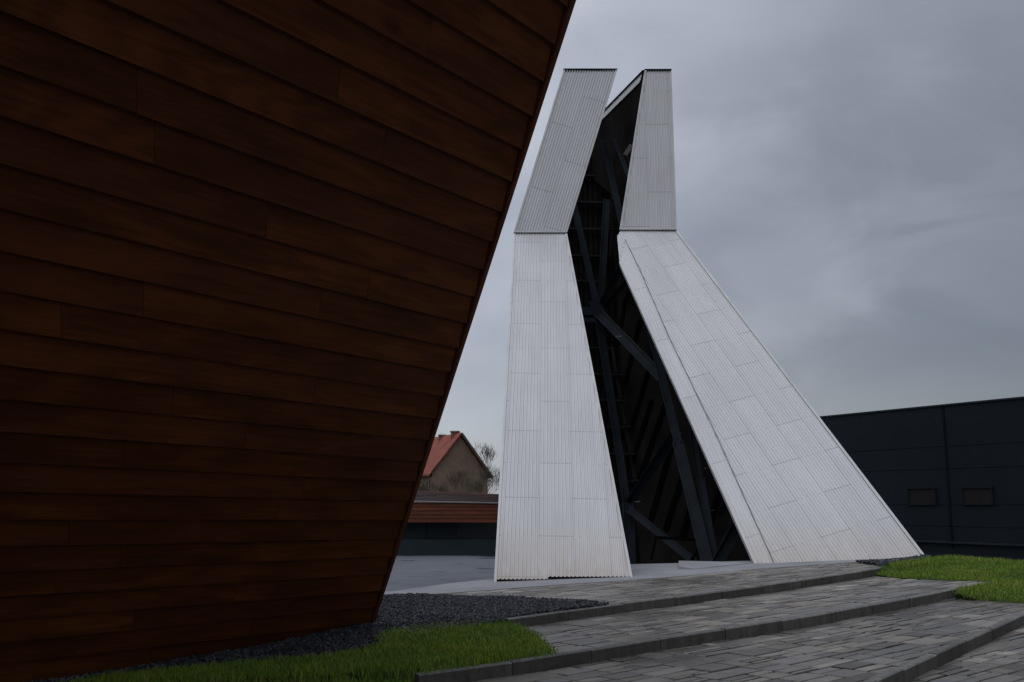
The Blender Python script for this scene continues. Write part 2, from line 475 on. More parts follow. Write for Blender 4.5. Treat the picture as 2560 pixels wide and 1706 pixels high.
# broad ground sheet to the horizon
mb = MB(); mb.poly([(-600, -200, EYE-2.32), (600, -200, EYE-2.32), (600, 900, EYE-2.32), (-600, 900, EYE-2.32)])
tag(mb.build('ground', M['earth']), kind='structure')
mb = MB(); mb.poly([(-60, 6, EYE-2.2), (30, 6, EYE-2.2), (30, 46, EYE-2.2), (-60, 46, EYE-2.2)])
tag(mb.build('plaza', M['plaza']), kind='structure')
# fill under the terraces near the viewer
mb = MB()
mb.poly([(-20, -12, EYE-1.9), (14, -12, EYE-1.9), (14, 12, EYE-1.78), (-20, 12, EYE-1.9)])
tag(mb.build('ground', M['earth']), kind='structure')
# pale concrete apron
LA = -1.352
apx = [(600, 1509), (965, 1491.5), (1121, 1483), (1342, 1466), (1700, 1441), (1905, 1421.5), (2153, 1404), (2314, 1394)]
afar = [(2314, 1388), (1870, 1402), (1700, 1408), (1576, 1411), (1400, 1428), (1232, 1447), (1121, 1459), (985, 1478), (600, 1500)]
mb = MB(); pts = [gr(x, y, LA) for x, y in apx+afar]
mb.prism(pts, Vector((0, 0, -.9)))
tag(mb.build('concrete_apron', M['concrete']), kind='structure')
mb = MB(); q = [gr(1697, 1424, LA), gr(1752, 1423, LA), gr(1900, 1415, LA), gr(1900, 1410, LA), gr(1697, 1413, LA)]
q = [gr(1697, 1424, LA), gr(1735, 1424, LA), gr(1890, 1408, LA), gr(1697, 1409, LA)]
mb.poly([p+Vector((0, 0, -.02)) for p in q]); 
tops = [q[0]+Vector((0, 0, .055)), q[1]+Vector((0, 0, .010)), q[2]+Vector((0, 0, .015)), q[3]+Vector((0, 0, .055))]
mb.poly(tops)
for i in range(4): mb.poly([q[i]+Vector((0, 0, -.02)), q[(i+1) % 4]+Vector((0, 0, -.02)), tops[(i+1) % 4], tops[i]])
tag(mb.build('concrete_ramp', M['concrete']), kind='structure')
# ---------------------------------------------------------------- scatter areas
def area(poly):                          # triangles of a ground patch [(px,py,L)]
    P = [gr(*p) for p in poly]
    T = tessellate_polygon([[Vector((p.x, p.y, 0)) for p in P]])
    tris = [(P[a], P[b], P[c]) for a, b, c in T]
    ar = [((b-a).cross(c-a)).length/2 for a, b, c in tris]
    return P, T, tris, ar
def sample(tris, ar, rnd):
    a, b, c = rnd.choices(tris, ar)[0]
    r1, r2 = rnd.random(), rnd.random()
    if r1+r2 > 1: r1, r2 = 1-r1, 1-r2
    return a+(b-a)*r1+(c-a)*r2
def fastmesh(name, V, Fc, cols, mat):
    me = bpy.data.meshes.new(name); me.from_pydata(V, [], Fc)
    a = me.color_attributes.new('tint', 'FLOAT_COLOR', 'POINT')
    a.data.foreach_set('color', cols)
    me.materials.append(mat); me.update()
    o = bpy.data.objects.new(name, me); C.objects.link(o); return o
from mathutils import noise as MN
def mound(p, amp): return amp*(MN.noise(Vector((p.x*.9, p.y*.9, 3)))+.35*MN.noise(Vector((p.x*3, p.y*3, 9))))
def base_sheet(name, P, T, mat, dz=-.004):
    me = bpy.data.meshes.new(name); me.from_pydata([(p.x, p.y, p.z+dz) for p in P], [], [tuple(t) for t in T])
    me.materials.append(mat); me.update()
    o = bpy.data.objects.new(name, me); C.objects.link(o); tag(o, kind='structure'); return o
def gravel(poly, dens, size, seed):
    rnd = random.Random(seed); P, T, tris, ar = area(poly); n = int(sum(ar)*dens)
    V, Fc, col = [], [], []
    for i in range(n):
        p = sample(tris, ar, rnd); s = size*rnd.uniform(.5, 1.35)
        z = mound(p, .03)+rnd.uniform(0, .02)+.012
        ax = Vector((rnd.uniform(-1, 1), rnd.uniform(-1, 1), rnd.uniform(-.6, .6))).normalized()
        R = Matrix.Rotation(rnd.uniform(0, 6.28), 3, ax)
        k = len(V); sx, sy, sz = s*rnd.uniform(.7, 1.2), s*rnd.uniform(.5, 1), s*rnd.uniform(.35, .7)
        for c in ((-1, -1, -1), (1, -1, -.8), (1, 1, -1), (-1, .8, -1), (-.7, -.8, 1), (.8, -.6, .9), (.6, .8, 1), (-.9, .7, .8)):
            w = R @ Vector((c[0]*sx, c[1]*sy, c[2]*sz))*.5
            V.append((p.x+w.x, p.y+w.y, p.z+z+w.z))
        Fc += [(k, k+3, k+2, k+1), (k+4, k+5, k+6, k+7), (k, k+1, k+5, k+4), (k+1, k+2, k+6, k+5), (k+2, k+3, k+7, k+6), (k+3, k, k+4, k+7)]
        g = rnd.choice((.014, .022, .032, .042, .075))*rnd.uniform(.8, 1.2)
        col += [g*.93, g*.97, g*1.15, 1]*8
    o = fastmesh('gravel', V, Fc, col, M['pebble']); tag(o, 'dark slate chippings beside the paving', 'gravel', kind='stuff')
    base_sheet('gravel_bed', P, T, M['joint'])
    return o
def grass(poly, dens, hgt, wid, seed, lab, amp=.03, cols=1.0, edge=None):
    rnd = random.Random(seed); P, T, tris, ar = area(poly); n = int(sum(ar)*dens)
    V, Fc, col = [], [], []
    for i in range(n):
        p = sample(tris, ar, rnd)+Vector((rnd.gauss(0, .03), rnd.gauss(0, .03), 0))
        m = MN.noise(Vector((p.x*1.3, p.y*1.3, 1)))+.6*MN.noise(Vector((p.x*5, p.y*5, 2)))
        h = hgt*rnd.uniform(.55, 1.25)*(1+.35*m); a = rnd.uniform(0, 6.28); lean = rnd.uniform(.1, .75)*h
        la = rnd.uniform(0, 6.28)
        w = wid*rnd.uniform(.7, 1.3); dx, dy = math.cos(a)*w/2, math.sin(a)*w/2
        lx, ly = math.cos(la)*lean, math.sin(la)*lean
        z = p.z+mound(p, amp)
        k = len(V)
        V += [(p.x-dx, p.y-dy, z-.01), (p.x+dx, p.y+dy, z-.01), (p.x+dx*.8+lx*.35, p.y+dy*.8+ly*.35, z+h*.6), (p.x-dx*.8+lx*.35, p.y-dy*.8+ly*.35, z+h*.6), (p.x+lx, p.y+ly, z+h)]
        Fc += [(k, k+1, k+2, k+3), (k+3, k+2, k+4)]
        t = rnd.random(); y = max(0, min(1, .45+.6*m+rnd.uniform(-.3, .3)))
        c = (.065+.085*y, .150+.060*y, .014+.003*y)
        if t > .90: c = (.19, .16, .06)
        elif t > .80: c = (c[0]*1.25, c[1]*1.1, c[2])
        kk = rnd.uniform(.75, 1.2)*cols
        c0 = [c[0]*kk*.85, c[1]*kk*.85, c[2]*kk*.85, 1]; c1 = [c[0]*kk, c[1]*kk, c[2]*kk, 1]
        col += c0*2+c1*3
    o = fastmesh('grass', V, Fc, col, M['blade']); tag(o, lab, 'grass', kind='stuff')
    base_sheet('lawn', P, T, M['turf'])
    return o
gravel([(700, 1512, -1.36), (940, 1494, -1.36), (1060, 1488.5, -1.355), (1250, 1496, -1.355), (1400, 1503, -1.355), (1525, 1512, -1.355), (1478, 1519, -1.36), (1277, 1546, -1.37), (1262, 1557, -1.40), (1000, 1592, -1.45), (905, 1628, -1.46), (807, 1641, -1.465), (637, 1661, -1.475), (425, 1681, -1.485), (100, 1722, -1.495), (-200, 1790, -1.5), (-500, 1790, -1.48), (-200, 1640, -1.47), (0, 1610, -1.46), (400, 1580, -1.45), (850, 1530, -1.42)], 3000, .030, 21)
gravel([(2140, 1405.5, -1.345), (2314, 1393, -1.335), (2330, 1395, -1.345), (2215, 1417, -1.345)], 1200, .04, 22)
grass([(951, 1586, -1.44), (1036, 1574, -1.43), (1189, 1561, -1.41), (1262, 1555, -1.40), (1285, 1568, -1.44), (1342, 1594, -1.45), (1388, 1638, -1.475), (1356, 1643, -1.475), (1200, 1664, -1.475), (1052, 1686, -1.475), (1035, 1712, -1.60), (960, 1760, -1.60), (700, 1840, -1.62), (100, 1900, -1.62), (-200, 1830, -1.5), (100, 1728, -1.5), (255, 1700, -1.49), (425, 1680, -1.48), (637, 1662, -1.47), (807, 1642, -1.46), (905, 1630, -1.46), (945, 1618, -1.46)], 5200, .062, .0060, 31, 'lush green grass at the foot of the brown timber wall', .02, 1.1)
grass([(2175, 1434, -1.44), (2248, 1445, -1.46), (2380, 1451, -1.465), (2505, 1454, -1.465), (2400, 1474, -1.47), (2388, 1482, -1.50), (2387, 1496, -1.585), (2450, 1501, -1.585), (2560, 1508, -1.585), (2720, 1472, -1.585), (2950, 1460, -1.5), (2800, 1415, -1.36), (2560, 1408, -1.36), (2480, 1401, -1.335), (2394, 1394, -1.31), (2318, 1397, -1.315), (2208, 1418, -1.35)], 2600, .055, .009, 32, 'mown green lawn on the bank in front of the dark hall', .03)
# ================================================================ TOWER
YN = 26.4
tw = empty('tower', (2.0, 20, gz(2, LA)), 'tall white corrugated metal tower with two bent legs leaning together over a dark open slot', 'tower')
GAP = []
def panel(name, pts, rib, org, shift=(0, 0), trims=(), lab=None, back=.10, trw=.035, amp=.022):
    mb = MB(); n, u, v = corrugate(mb, pts, rib, org, uvshift=shift, amp=amp)
    o = mb.build(name, M['sheet'], tw)
    if lab: o['label'] = lab
    if back:
        mb = MB(); q = [p-n*.035 for p in pts]; cen = sum(q, Vector((0, 0, 0)))/len(q)
        q = [cen+(p-cen)*.997 for p in q]; mb.prism(q, -n*back); mb.build('backing', M['inner'], o)
    for a, b in trims:
        t = (b-a).normalized(); s = n.cross(t).normalized()
        cen = sum(pts, Vector((0, 0, 0)))/len(pts)
        if s.dot(cen-a) < 0: s = -s
        mb = MB(); c = [a-s*.012+n*.028, a+s*trw+n*.028, a+s*trw+n*.022, a-s*.004+n*.020, a-s*.004-n*(.05+back), a-s*.012-n*(.05+back)]
        mb.prism(c, b-a); mb.build('edge_trim', M['trim'], tw)
    return n
# near leg, lower panel (plane leaning back 45 degrees, level lines parallel to the picture)
Yb = 17.62
a = at(1237, 1450, Yb); b = at(1578.5, 1450, Yb); nl = at(1286, 583, YN); nr = at(1416, 583, YN)
pn = (b-a).cross(nl-a).normalized()
def onL(px, py): return on(px, py, a, pn)
P = [onL(1236.5, 1458), onL(1582, 1458), onL(1416, 583), onL(1286, 583)]
ribL = P[3]-P[0]
QA = [onL(1237, 1449), onL(1370, 1449), onL(1371, 583), onL(1286, 583)]
QB = [onL(1370, 1442.6), onL(1578.4, 1442.6), onL(1416, 583), onL(1371, 583)]
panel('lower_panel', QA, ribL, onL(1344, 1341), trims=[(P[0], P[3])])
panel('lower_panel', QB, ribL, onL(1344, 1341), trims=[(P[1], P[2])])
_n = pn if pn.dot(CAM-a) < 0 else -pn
mb = MB(); mb.prism([onL(1240, 1456)+_n*.05, onL(1576, 1456)+_n*.05, onL(1566, 1400)+_n*.05, onL(1242, 1400)+_n*.05], _n*.05); mb.build('base_plate', M['base_fill'], tw)  # plate fills the shaded gap below the sheet ends
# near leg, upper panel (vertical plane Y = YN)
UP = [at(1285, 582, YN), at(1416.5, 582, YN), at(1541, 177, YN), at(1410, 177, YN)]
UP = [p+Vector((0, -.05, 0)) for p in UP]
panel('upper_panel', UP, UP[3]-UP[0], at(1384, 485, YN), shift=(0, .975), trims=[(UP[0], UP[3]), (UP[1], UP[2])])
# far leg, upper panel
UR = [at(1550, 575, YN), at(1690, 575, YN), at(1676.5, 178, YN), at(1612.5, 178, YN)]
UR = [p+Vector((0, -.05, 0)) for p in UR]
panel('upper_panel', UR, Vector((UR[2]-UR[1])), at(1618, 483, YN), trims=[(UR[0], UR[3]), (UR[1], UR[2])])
# far leg, lower panels
BR = gr(2312, 1393, LA); BC = gr(1934, 1407.5, LA); BL = gr(1886, 1408.5, LA)
N1 = at(1546, 578, YN); N2 = at(1690, 576, YN); C0 = at(1566, 606, YN-.25)
pr = (BR-N2).cross(BC-N2).normalized()
def onR(px, py): return on(px, py, N2, pr)
def down(p, q, d): return q+(q-p).normalized()*d
C0 = onR(1562, 600); N1r = onR(1552, 577)
PB = [down(C0, BC, .35), down(N2, BR, .35), N2, N1r, C0]
panel('lower_panel', PB, BR-N2, onR(1920, 1270), trims=[(PB[1], PB[2])], trw=.05, amp=.012)
K_ = onR(1549, 657); K_ = CAM+(K_-CAM)*1.012
N1k = CAM+(onR(1545, 590)-CAM)*1.008
PA = [down(K_, BL, .35), down(C0, BC, .35), C0, K_]
# keep the facet planar: move K_ along its ray onto the facet plane
pa = (BL-C0).cross(BC-C0).normalized()
K_ = on(1549, 657, C0, pa)
if (K_-CAM).length > (onR(1549, 657)-CAM).length*1.05 or (K_-CAM).length < (onR(1549, 657)-CAM).length*.97: K_ = CAM+(onR(1549, 657)-CAM)*1.010
PA = [down(K_, BL, .35), down(C0, BC, .35), C0, K_]
panel('side_panel', PA, BL-K_, BL, shift=(.3, .6), trims=[(PA[0], PA[3])], trw=.03, amp=.012)
mb = MB(); _r = pr if pr.dot(CAM-N2) > 0 else -pr; pth = [C0, C0.lerp(BC, .12)+Vector((.03, 0, 0)), C0.lerp(BC, .38)-Vector((.02, 0, 0)), C0.lerp(BC, .66)+Vector((.03, 0, 0)), BC]
for p_, q_ in zip(pth, pth[1:]): mb.beam(p_+_r*.016, q_+_r*.016, .016, .01, _r)
mb.build('crease_line', M['seam'], tw)  # dark line laid on the crease in place of its shadow
PK = [K_, C0, N1r, on(1543, 592, C0, (K_-C0).cross(N1r-C0).normalized())]
panel('side_panel', PK, C0-N1r, C0, shift=(.3, .6))
# dark gap and pale flashing at the two bends and dark caps on top
def bar(name, p, q, w, d, mat, dy=0, dz=0):
    mb = MB(); o = Vector((0, dy, dz)); mb.beam(p+o, q+o, w, d, Vector((0, 1, 0))); return mb.build(name, mat, tw)
bar('flashing', UP[0], UP[1], .035, .06, M['trim'], -.02, 0)
bar('flashing', UR[0], UR[1], .035, .06, M['trim'], -.02, 0)
for p, q, pln, pnn in ((at(1287, 588, YN), at(1415, 588, YN), a, pn), (at(1556, 581, YN), at(1692, 581, YN), N2, pr)):
    n_ = pnn if pnn.dot(CAM-pln) > 0 else -pnn
    mb = MB(); mb.beam(p+n_*.0, q+n_*.0, .10, .012, n_); mb.build('gap_shade', M['dark_gap'], tw)  # dark bar stands in for shade in the rib valleys
for U in (UP, UR):
    mb = MB(); x0, x1 = U[3], U[2]
    mb.prism([x0+Vector((-.02, -.04, .0)), x1+Vector((.02, -.04, .0)), x1+Vector((.02, .12, 0)), x0+Vector((-.02, .12, 0))], Vector((0, 0, .025)))
    n = int((x1-x0).length/PT); 
    for i in range(n+1):                  # dark teeth drawn for the valley shadows under the cap
        c = x0+(x1-x0).normalized()*(i+.70)*PT
        if c.x < x1.x: mb.prism([c+Vector((-.024, -.028, 0)), c+Vector((.024, -.028, 0)), c+Vector((0, -.028, -.075))], Vector((0, .03, 0)))
    mb.build('top_cap', M['dark_gap'], tw)
# inner back walls
Y1 = 30.6
A = at(1612, 178, YN+.05); ztop = A.z
def lvl(px, py):                          # point at the height of the top edge
    r = ray(px, py); return CAM+r*((ztop-EYE)/r.z)
B = lvl(1510, 282)
w2n = (B-A).cross(Vector((0, 0, 1))).normalized()
def on2(px, py): return on(px, py, A, w2n)
E2 = A+(B-A)*1.35
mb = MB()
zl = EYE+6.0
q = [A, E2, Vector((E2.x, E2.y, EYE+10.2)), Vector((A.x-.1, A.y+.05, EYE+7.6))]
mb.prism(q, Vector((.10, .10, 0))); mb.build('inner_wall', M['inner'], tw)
mb = MB(); mb.prism([at(1505, 345, Y1+.35), at(1625, 345, Y1+.35), at(1650, 900, Y1+.35), at(1510, 900, Y1+.35)], Vector((0, .08, 0))); mb.build('inner_wall', M['inner'], tw)  # flat dark sheet added to keep the gap beside the back wall dark
mb = MB(); tn = (w2n if w2n.dot(CAM-A) > 0 else -w2n)
s0 = [A+(B-A)*.02, A+(B-A)*1.3]
corrugate(mb, [s0[0], s0[1], on2(1490, 317), on2(1602, 206)], Vector((0, 0, 1)), A, amp=.02)
o = mb.build('parapet_sheet', M['sheet'], tw); o.location = o.location+Vector(tn*.03)
mb = MB(); mb.beam(A+tn*.02+Vector((0, 0, .015)), E2+tn*.02+Vector((0, 0, .015)), .02, .10, tn)
n = int((B-A).length/(PT*1)); t_ = (B-A).normalized()
for i in range(int(n*1.25)):
    c = A+t_*(i+.5)*PT+tn*.055
    mb.prism([c-t_*.02, c+t_*.02, c-Vector((0, 0, .06))], -tn*.03)  # dark teeth standing for valley shadows along this edge
mb.build('top_cap', M['dark_gap'], tw)
def w1(px, py, d=0): return at(px, py, Y1+d)
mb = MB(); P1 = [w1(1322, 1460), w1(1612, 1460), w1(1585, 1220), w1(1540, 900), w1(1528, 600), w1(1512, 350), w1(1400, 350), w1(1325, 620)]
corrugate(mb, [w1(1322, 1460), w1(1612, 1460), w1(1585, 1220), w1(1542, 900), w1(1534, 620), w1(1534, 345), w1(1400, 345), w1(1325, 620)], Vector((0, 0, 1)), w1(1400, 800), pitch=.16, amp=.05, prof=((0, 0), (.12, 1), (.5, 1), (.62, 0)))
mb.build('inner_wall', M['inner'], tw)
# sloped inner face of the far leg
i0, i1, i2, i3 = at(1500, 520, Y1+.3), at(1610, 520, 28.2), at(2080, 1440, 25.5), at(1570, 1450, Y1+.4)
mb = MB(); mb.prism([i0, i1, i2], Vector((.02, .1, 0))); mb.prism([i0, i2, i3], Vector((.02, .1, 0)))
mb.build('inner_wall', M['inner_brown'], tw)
tn3 = (i1-i0).cross(i3-i0).normalized()
if tn3.dot(CAM-i0) < 0: tn3 = -tn3
def w3(px, py, d=.35): 
    h1 = on(px, py, i0, (i2-i0).cross(i3-i0)); h2 = on(px, py, i0, (i1-i0).cross(i2-i0))
    s = h1 if (h1-CAM).length < (h2-CAM).length else h2
    return CAM+(s-CAM)*(1-d/(s-CAM).length)
# panel seams of the sloped face as raised purlins
for (x0, y0, x1, y1, w) in ((1630, 1000, 1572, 1178, .13), (1667, 1000, 1587, 1230, .15), (1687, 1085, 1627, 1300, .16), (1709, 1180, 1664, 1325, .16), (1728, 1270, 1706, 1345, .18),
                            (1600, 800, 1562, 960, .12), (1640, 860, 1575, 1080, .12), (1800, 1225, 1770, 1320, .15), (1560, 760, 1545, 860, .10), (1590, 690, 1560, 760, .1), (1755, 1080, 1738, 1140, .12)):
    mb = MB(); mb.beam(w3(x0, y0, .03), w3(x1, y1, .03), w, .14); mb.build('purlin', M['dark_gap'], tw)
# horizontal purlins of the back wall
for (y, xa, xb) in ((440, 1440, 1518), (506, 1430, 1533), (573, 1415, 1529), (640, 1425, 1526), (703, 1435, 1506), (869, 1455, 1536), (935, 1470, 1542), (1000, 1490, 1560), (1068, 1500, 1566), (1134, 1515, 1570), (1202, 1530, 1584)):
    mb = MB(); mb.beam(w1(xa, y, -.18), w1(xb, y+2, -.18), .055, .16, Vector((0, 1, 0))); mb.build('purlin', M['steel_pale'], tw)
for (y, h) in ((779, .42), (802, .22)):
    mb = MB(); mb.beam(w1(1440, y, -.5), w1(1487, y+1, -.5), h*.6, .25, Vector((0, 1, 0))); mb.build('girder', M['steel'], tw)
# vertical rail of pale flashing segments at the right end of that wall
segs = [(1530, 868, 1540, 930), (1541, 940, 1552, 995), (1553, 1008, 1563, 1060), (1564, 1072, 1575, 1128), (1576, 1142, 1586, 1195), (1527, 436, 1531, 500), (1530, 510, 1529, 570), (1529, 580, 1526, 640)]
for i, (x0, y0, x1, y1) in enumerate(segs):
    mb = MB(); mb.beam(w1(x0, y0, -.35), w1(x1, y1, -.35), .085, .05); mb.build('flashing', M['steel_pale'], tw)
    if i < 5: mb = MB(); mb.beam(w1(x1-9, y1+7, -.45), w1(x1+12, y1+6, -.45), .05, .2); mb.build('bracket', M['steel'], tw)
# steel members: (x0,y0,Y0, x1,y1,Y1, width, depth)
beams = [(1508, 352, 27.4, 1558, 572, 26.9, .19, .2), (1536, 350, 27.3, 1575, 450, 26.7, .12, .15), (1432, 500, 29.3, 1499, 790, 28.6, .20, .2), (1517, 500, 29.6, 1500, 790, 28.9, .23, .2),
         (1500, 770, 28.4, 1560, 655, 26.6, .22, .2), (1508, 775, 28.3, 1585, 680, 27.6, .16, .2), (1500, 786, 28.2, 1660, 950, 25.4, .30, .25),
         (1494, 780, 28.3, 1545, 1110, 28.0, .24, .22), (1545, 1110, 28.0, 1567, 1262, 27.6, .24, .22), (1628, 830, 25.2, 1696, 1110, 23.8, .22, .2), (1696, 1110, 23.8, 1772, 1425, 22.0, .29, .25),
         (1728, 1050, 24.3, 1754, 1230, 23.3, .17, .2), (1752, 1200, 23.3, 1790, 1425, 22.2, .2, .2), (1690, 1080, 25.0, 1575, 1258, 27.3, .30, .25), (1574, 1275, 27.0, 1745, 1412, 24.0, .20, .2),
         (1850, 1300, 22.6, 1786, 1420, 22.1, .30, .3), (1830, 1220, 24.4, 1800, 1290, 24.4, .2, .2), (1570, 1260, 27.2, 1575, 1420, 26.6, .35, .3)]
for x0, y0, Ya, x1, y1, Yc, w, d in beams:
    mb = MB(); mb.hbeam(at(x0, y0, Ya), at(x1, y1, Yc), w*.9, d); mb.build('steel_beam', M['steel'], tw)
mb = MB()
mb.beam(at(1484, 750, 28.3), at(1520, 818, 28.3), .34, .3); mb.build('gusset_plate', M['steel'], tw)
mb = MB(); mb.beam(at(1562, 389, 26.9), at(1578, 364, 26.9), .12, .1); mb.build('bracket', M['pale_bit'], tw)
for x, y in ((1594, 1255), (1780, 1277), (1860, 1352), (1768, 1171), (1546, 842)):
    mb = MB(); mb.beam(at(x-6, y, 24.5), at(x+6, y-1, 24.5), .03, .15); mb.build('bracket', M['pale_bit'], tw)
# low railing frame inside
mb = MB()
for x0, y0, x1, y1, w in ((1637, 1344, 1764, 1351, .07), (1640, 1344, 1628, 1400, .06), (1762, 1350, 1722, 1412, .08), (1758, 1350, 1744, 1412, .08), (1764, 1350, 1772, 1412, .08)):
    mb.beam(at(x0, y0, 23.2), at(x1, y1, 23.2), w, .06)
mb.build('railing', M['dark_gap'], tw)
# ================================================================ TIMBER BUILDING
ZB = 11.9                                 # distance of the wall foot along the lens axis
def cam2world(v): return Vector((v[0], v[2]*cp-v[1]*sp, v[2]*sp+v[1]*cp))
def ray1(px, py): return cam2world(((px-1280)/F, -(py-853)/F, 1))
P0 = CAM + ray1(923, 1550)*ZB
ev = ray1(88, 4183)*(-.01475*ZB)*-1      # one board width going down
ev = -ev if ev.z < 0 else ev
up = cam2world(((88-1280)/F, -(4183-853)/F, 1))*(-.01475*ZB)   # one board up, along the wall edge
dv = ray1(3170, 1303).normalized()       # along the boards, to the right
tb = empty('timber_building', (P0.x-1.5, P0.y-2, gz(P0.x, -1.46)), 'large dark brown timber building with overhanging clapboard wall filling the left of the picture', 'building')
wn = dv.cross(up).normalized()
if wn.dot(CAM-P0) < 0: wn = -wn
upn = up.normalized(); bw = up.length
rnd = random.Random(5)
ys = [1548.5, 1508, 1468, 1427, 1387, 1342, 1297.7, 1247.5, 1197.6, 1146.7, 1095.6, 1038.6, 982, 924, 862.6, 798, 733.6, 661, 591, 521, 444, 365, 283, 196, 105]
mb = MB(); NB = 36; LEN = 17.0
jt = {-1: [1.9], 0: [3.2], 1: [6.], 2: [4.4], 3: [1.3, 5.2], 4: [3.6], 5: [7.], 6: [2.6], 7: [5.2], 8: [3.1], 9: [6.6]}
for k in range(-1, NB):
    s0, s1 = k, k+1
    joints = sorted([rnd.uniform(1.2, 4.0)]); x = joints[0]
    while x < LEN: x += rnd.uniform(3.2, 6.0); joints.append(x)
    prev = .0
    for j in joints:
        e = min(j, LEN)
        t = (rnd.random(), rnd.random(), rnd.random()**2)
        t = (max(0, min(1, .5+rnd.gauss(0, .15))), t[1], t[2])
        a0 = P0+up*s0-dv*(prev+.0015); a1 = P0+up*s0-dv*(e-.0015)
        lo, hi = .040, .006                # lap: lower edge stands proud of the board below
        lo += rnd.uniform(-.002, .002)
        u0, u1 = -prev, -e
        j0 = rnd.uniform(-.001, .001)
        # weather face, underside of lower edge
        q = [a0+wn*lo, a1+wn*lo, a1+up+wn*(hi+j0), a0+up+wn*(hi+j0)]
        mb.poly(q, [(u0, 0), (u1, 0), (u1, bw), (u0, bw)], t)
        q = [a0+wn*lo, a1+wn*lo, a1, a0]; mb.poly(q, [(u0, 0), (u1, 0), (u1, .02), (u0, .02)], t)
        q = [a0+wn*lo, a0+up+wn*(hi+j0), a0+up-wn*.02, a0-wn*.02]; mb.poly(q, [(u0, 0), (u0, bw), (u0, bw), (u0, 0)], (.2, .2, 0))
        q = [a1+wn*lo, a1+up+wn*(hi+j0), a1+up-wn*.02, a1-wn*.02]; mb.poly(q, [(u0, 0), (u0, bw), (u0, bw), (u0, 0)], (.2, .2, 0))
        prev = e
        if prev >= LEN: break
mb.build('clapboard_wall', M['wood'], tb)
mb = MB(); e0 = P0-up*1.0; e1 = P0+up*NB
mb.prism([e0-wn*.03+dv*.1, e0-wn*.03-dv*LEN, e1-wn*.03-dv*LEN, e1-wn*.03+dv*.1], -wn*.12, (.3, .3, .3)); mb.build('sheathing', M['dark_gap'], tb)
# corner board, with a dark groove between it and the board ends
def cb(o0, o1, n0, n1, name, mat):
    mb = MB(); p = e0; v = e1-e0
    c = [p+dv*o0+wn*n0, p+dv*o1+wn*n0, p+dv*o1+wn*n1, p+dv*o0+wn*n1]
    for i in range(4):
        i2 = (i+1) % 4; L = v.length
        mb.poly([c[i], c[i2], c[i2]+v, c[i]+v], [(0, i*.1), (0, i*.1+.1), (L, i*.1+.1), (L, i*.1)], (.75, .4, .6))
    mb.poly(c, [(0, 0)]*4, (.5, .5, 0)); mb.poly([x+v for x in c], [(0, 0)]*4, (.5, .5, 0))
    mb.build(name, mat, tb)
cb(.016, .062, -.12, .05, 'corner_board', M['wood_trim'])
# end wall going back and roof
bk = Vector((-.75, 1.0, 0)).normalized()*7
mb = MB(); q = [e0+dv*.02-wn*.16, e1+dv*.02-wn*.16, e1+dv*.02+bk, e0+dv*.02+bk]
mb.poly(q, [(0, 0), (0, 8), (7, 8), (7, 0)], (.4, .5, .2)); mb.build('end_wall', M['wood'], tb)
mb = MB(); q = [e1+dv*.12, e1-dv*LEN, e1-dv*LEN+Vector((-6, 5, 0)), e1+bk]
mb.prism(q, Vector((0, 0, .2))); mb.build('roof', M['deck'], tb)
# ================================================================ DARK HALL on the right
d8 = Vector((-.554, 1, 0)).normalized()
base = at(2310, 1388, 32.0)
hn = d8.cross(Vector((0, 0, 1))).normalized()
if hn.dot(CAM-base) < 0: hn = -hn
def onH(px, py): return on(px, py, base, hn)
hall = empty('hall', (base.x, base.y, EYE-2.2), 'low dark navy metal clad hall behind the lawn on the right', 'building')
tl, tr_ = onH(2049, 1045), onH(2560, 996)
sl = (tl.z-tr_.z)/((tl-tr_).length)
def topz(p): return tr_.z+sl*((p-tr_).dot(d8))
pl = onH(1690, 1200); prr = onH(2560, 1200)-d8*9
zb = EYE-2.2
corners = [Vector((pl.x, pl.y, zb)), Vector((prr.x, prr.y, zb)), Vector((prr.x, prr.y, topz(prr))), Vector((pl.x, pl.y, topz(pl)))]
mb = MB(); mb.prism(corners, -hn*8); mb.build('wall', M['cladding'], hall)
mb = MB(); mb.prism([corners[3]+hn*.05, corners[2]+hn*.05, corners[2]-hn*.3, corners[3]-hn*.3], Vector((0, 0, .05))); mb.build('coping', M['cladding_ledge'], hall)
sx, s2 = onH(2362, 1030), onH(2381, 1370)
seamp = onH(2370, 1200)
mb = MB(); mb.beam(Vector((seamp.x, seamp.y, zb+.8))+hn*.01, Vector((seamp.x, seamp.y, topz(seamp)))+hn*.01, .07, .03, hn); mb.build('joint_strip', M['cladding_line'], hall)
for yy in (1116, 1172, 1262, 1316):
    z = onH(2370, yy).z
    mb = MB(); mb.beam(Vector((pl.x, pl.y, z))+hn*.002, Vector((prr.x, prr.y, z))+hn*.002, .016, .01, hn); mb.build('joint_strip', M['cladding_line'], hall)
zl_ = onH(2370, 1356).z
mb = MB(); mb.beam(Vector((pl.x, pl.y, zl_))+hn*.05, Vector((prr.x, prr.y, zl_))+hn*.05, .05, .12, hn); mb.build('ledge', M['cladding_ledge'], hall)
zp = onH(2400, 1385).z
mb = MB(); mb.prism([Vector((pl.x, pl.y, zb))+hn*.02, Vector((prr.x, prr.y, zb))+hn*.02, Vector((prr.x, prr.y, zp))+hn*.02, Vector((pl.x, pl.y, zp))+hn*.02], hn*.05); mb.build('plinth', M['steel'], hall)
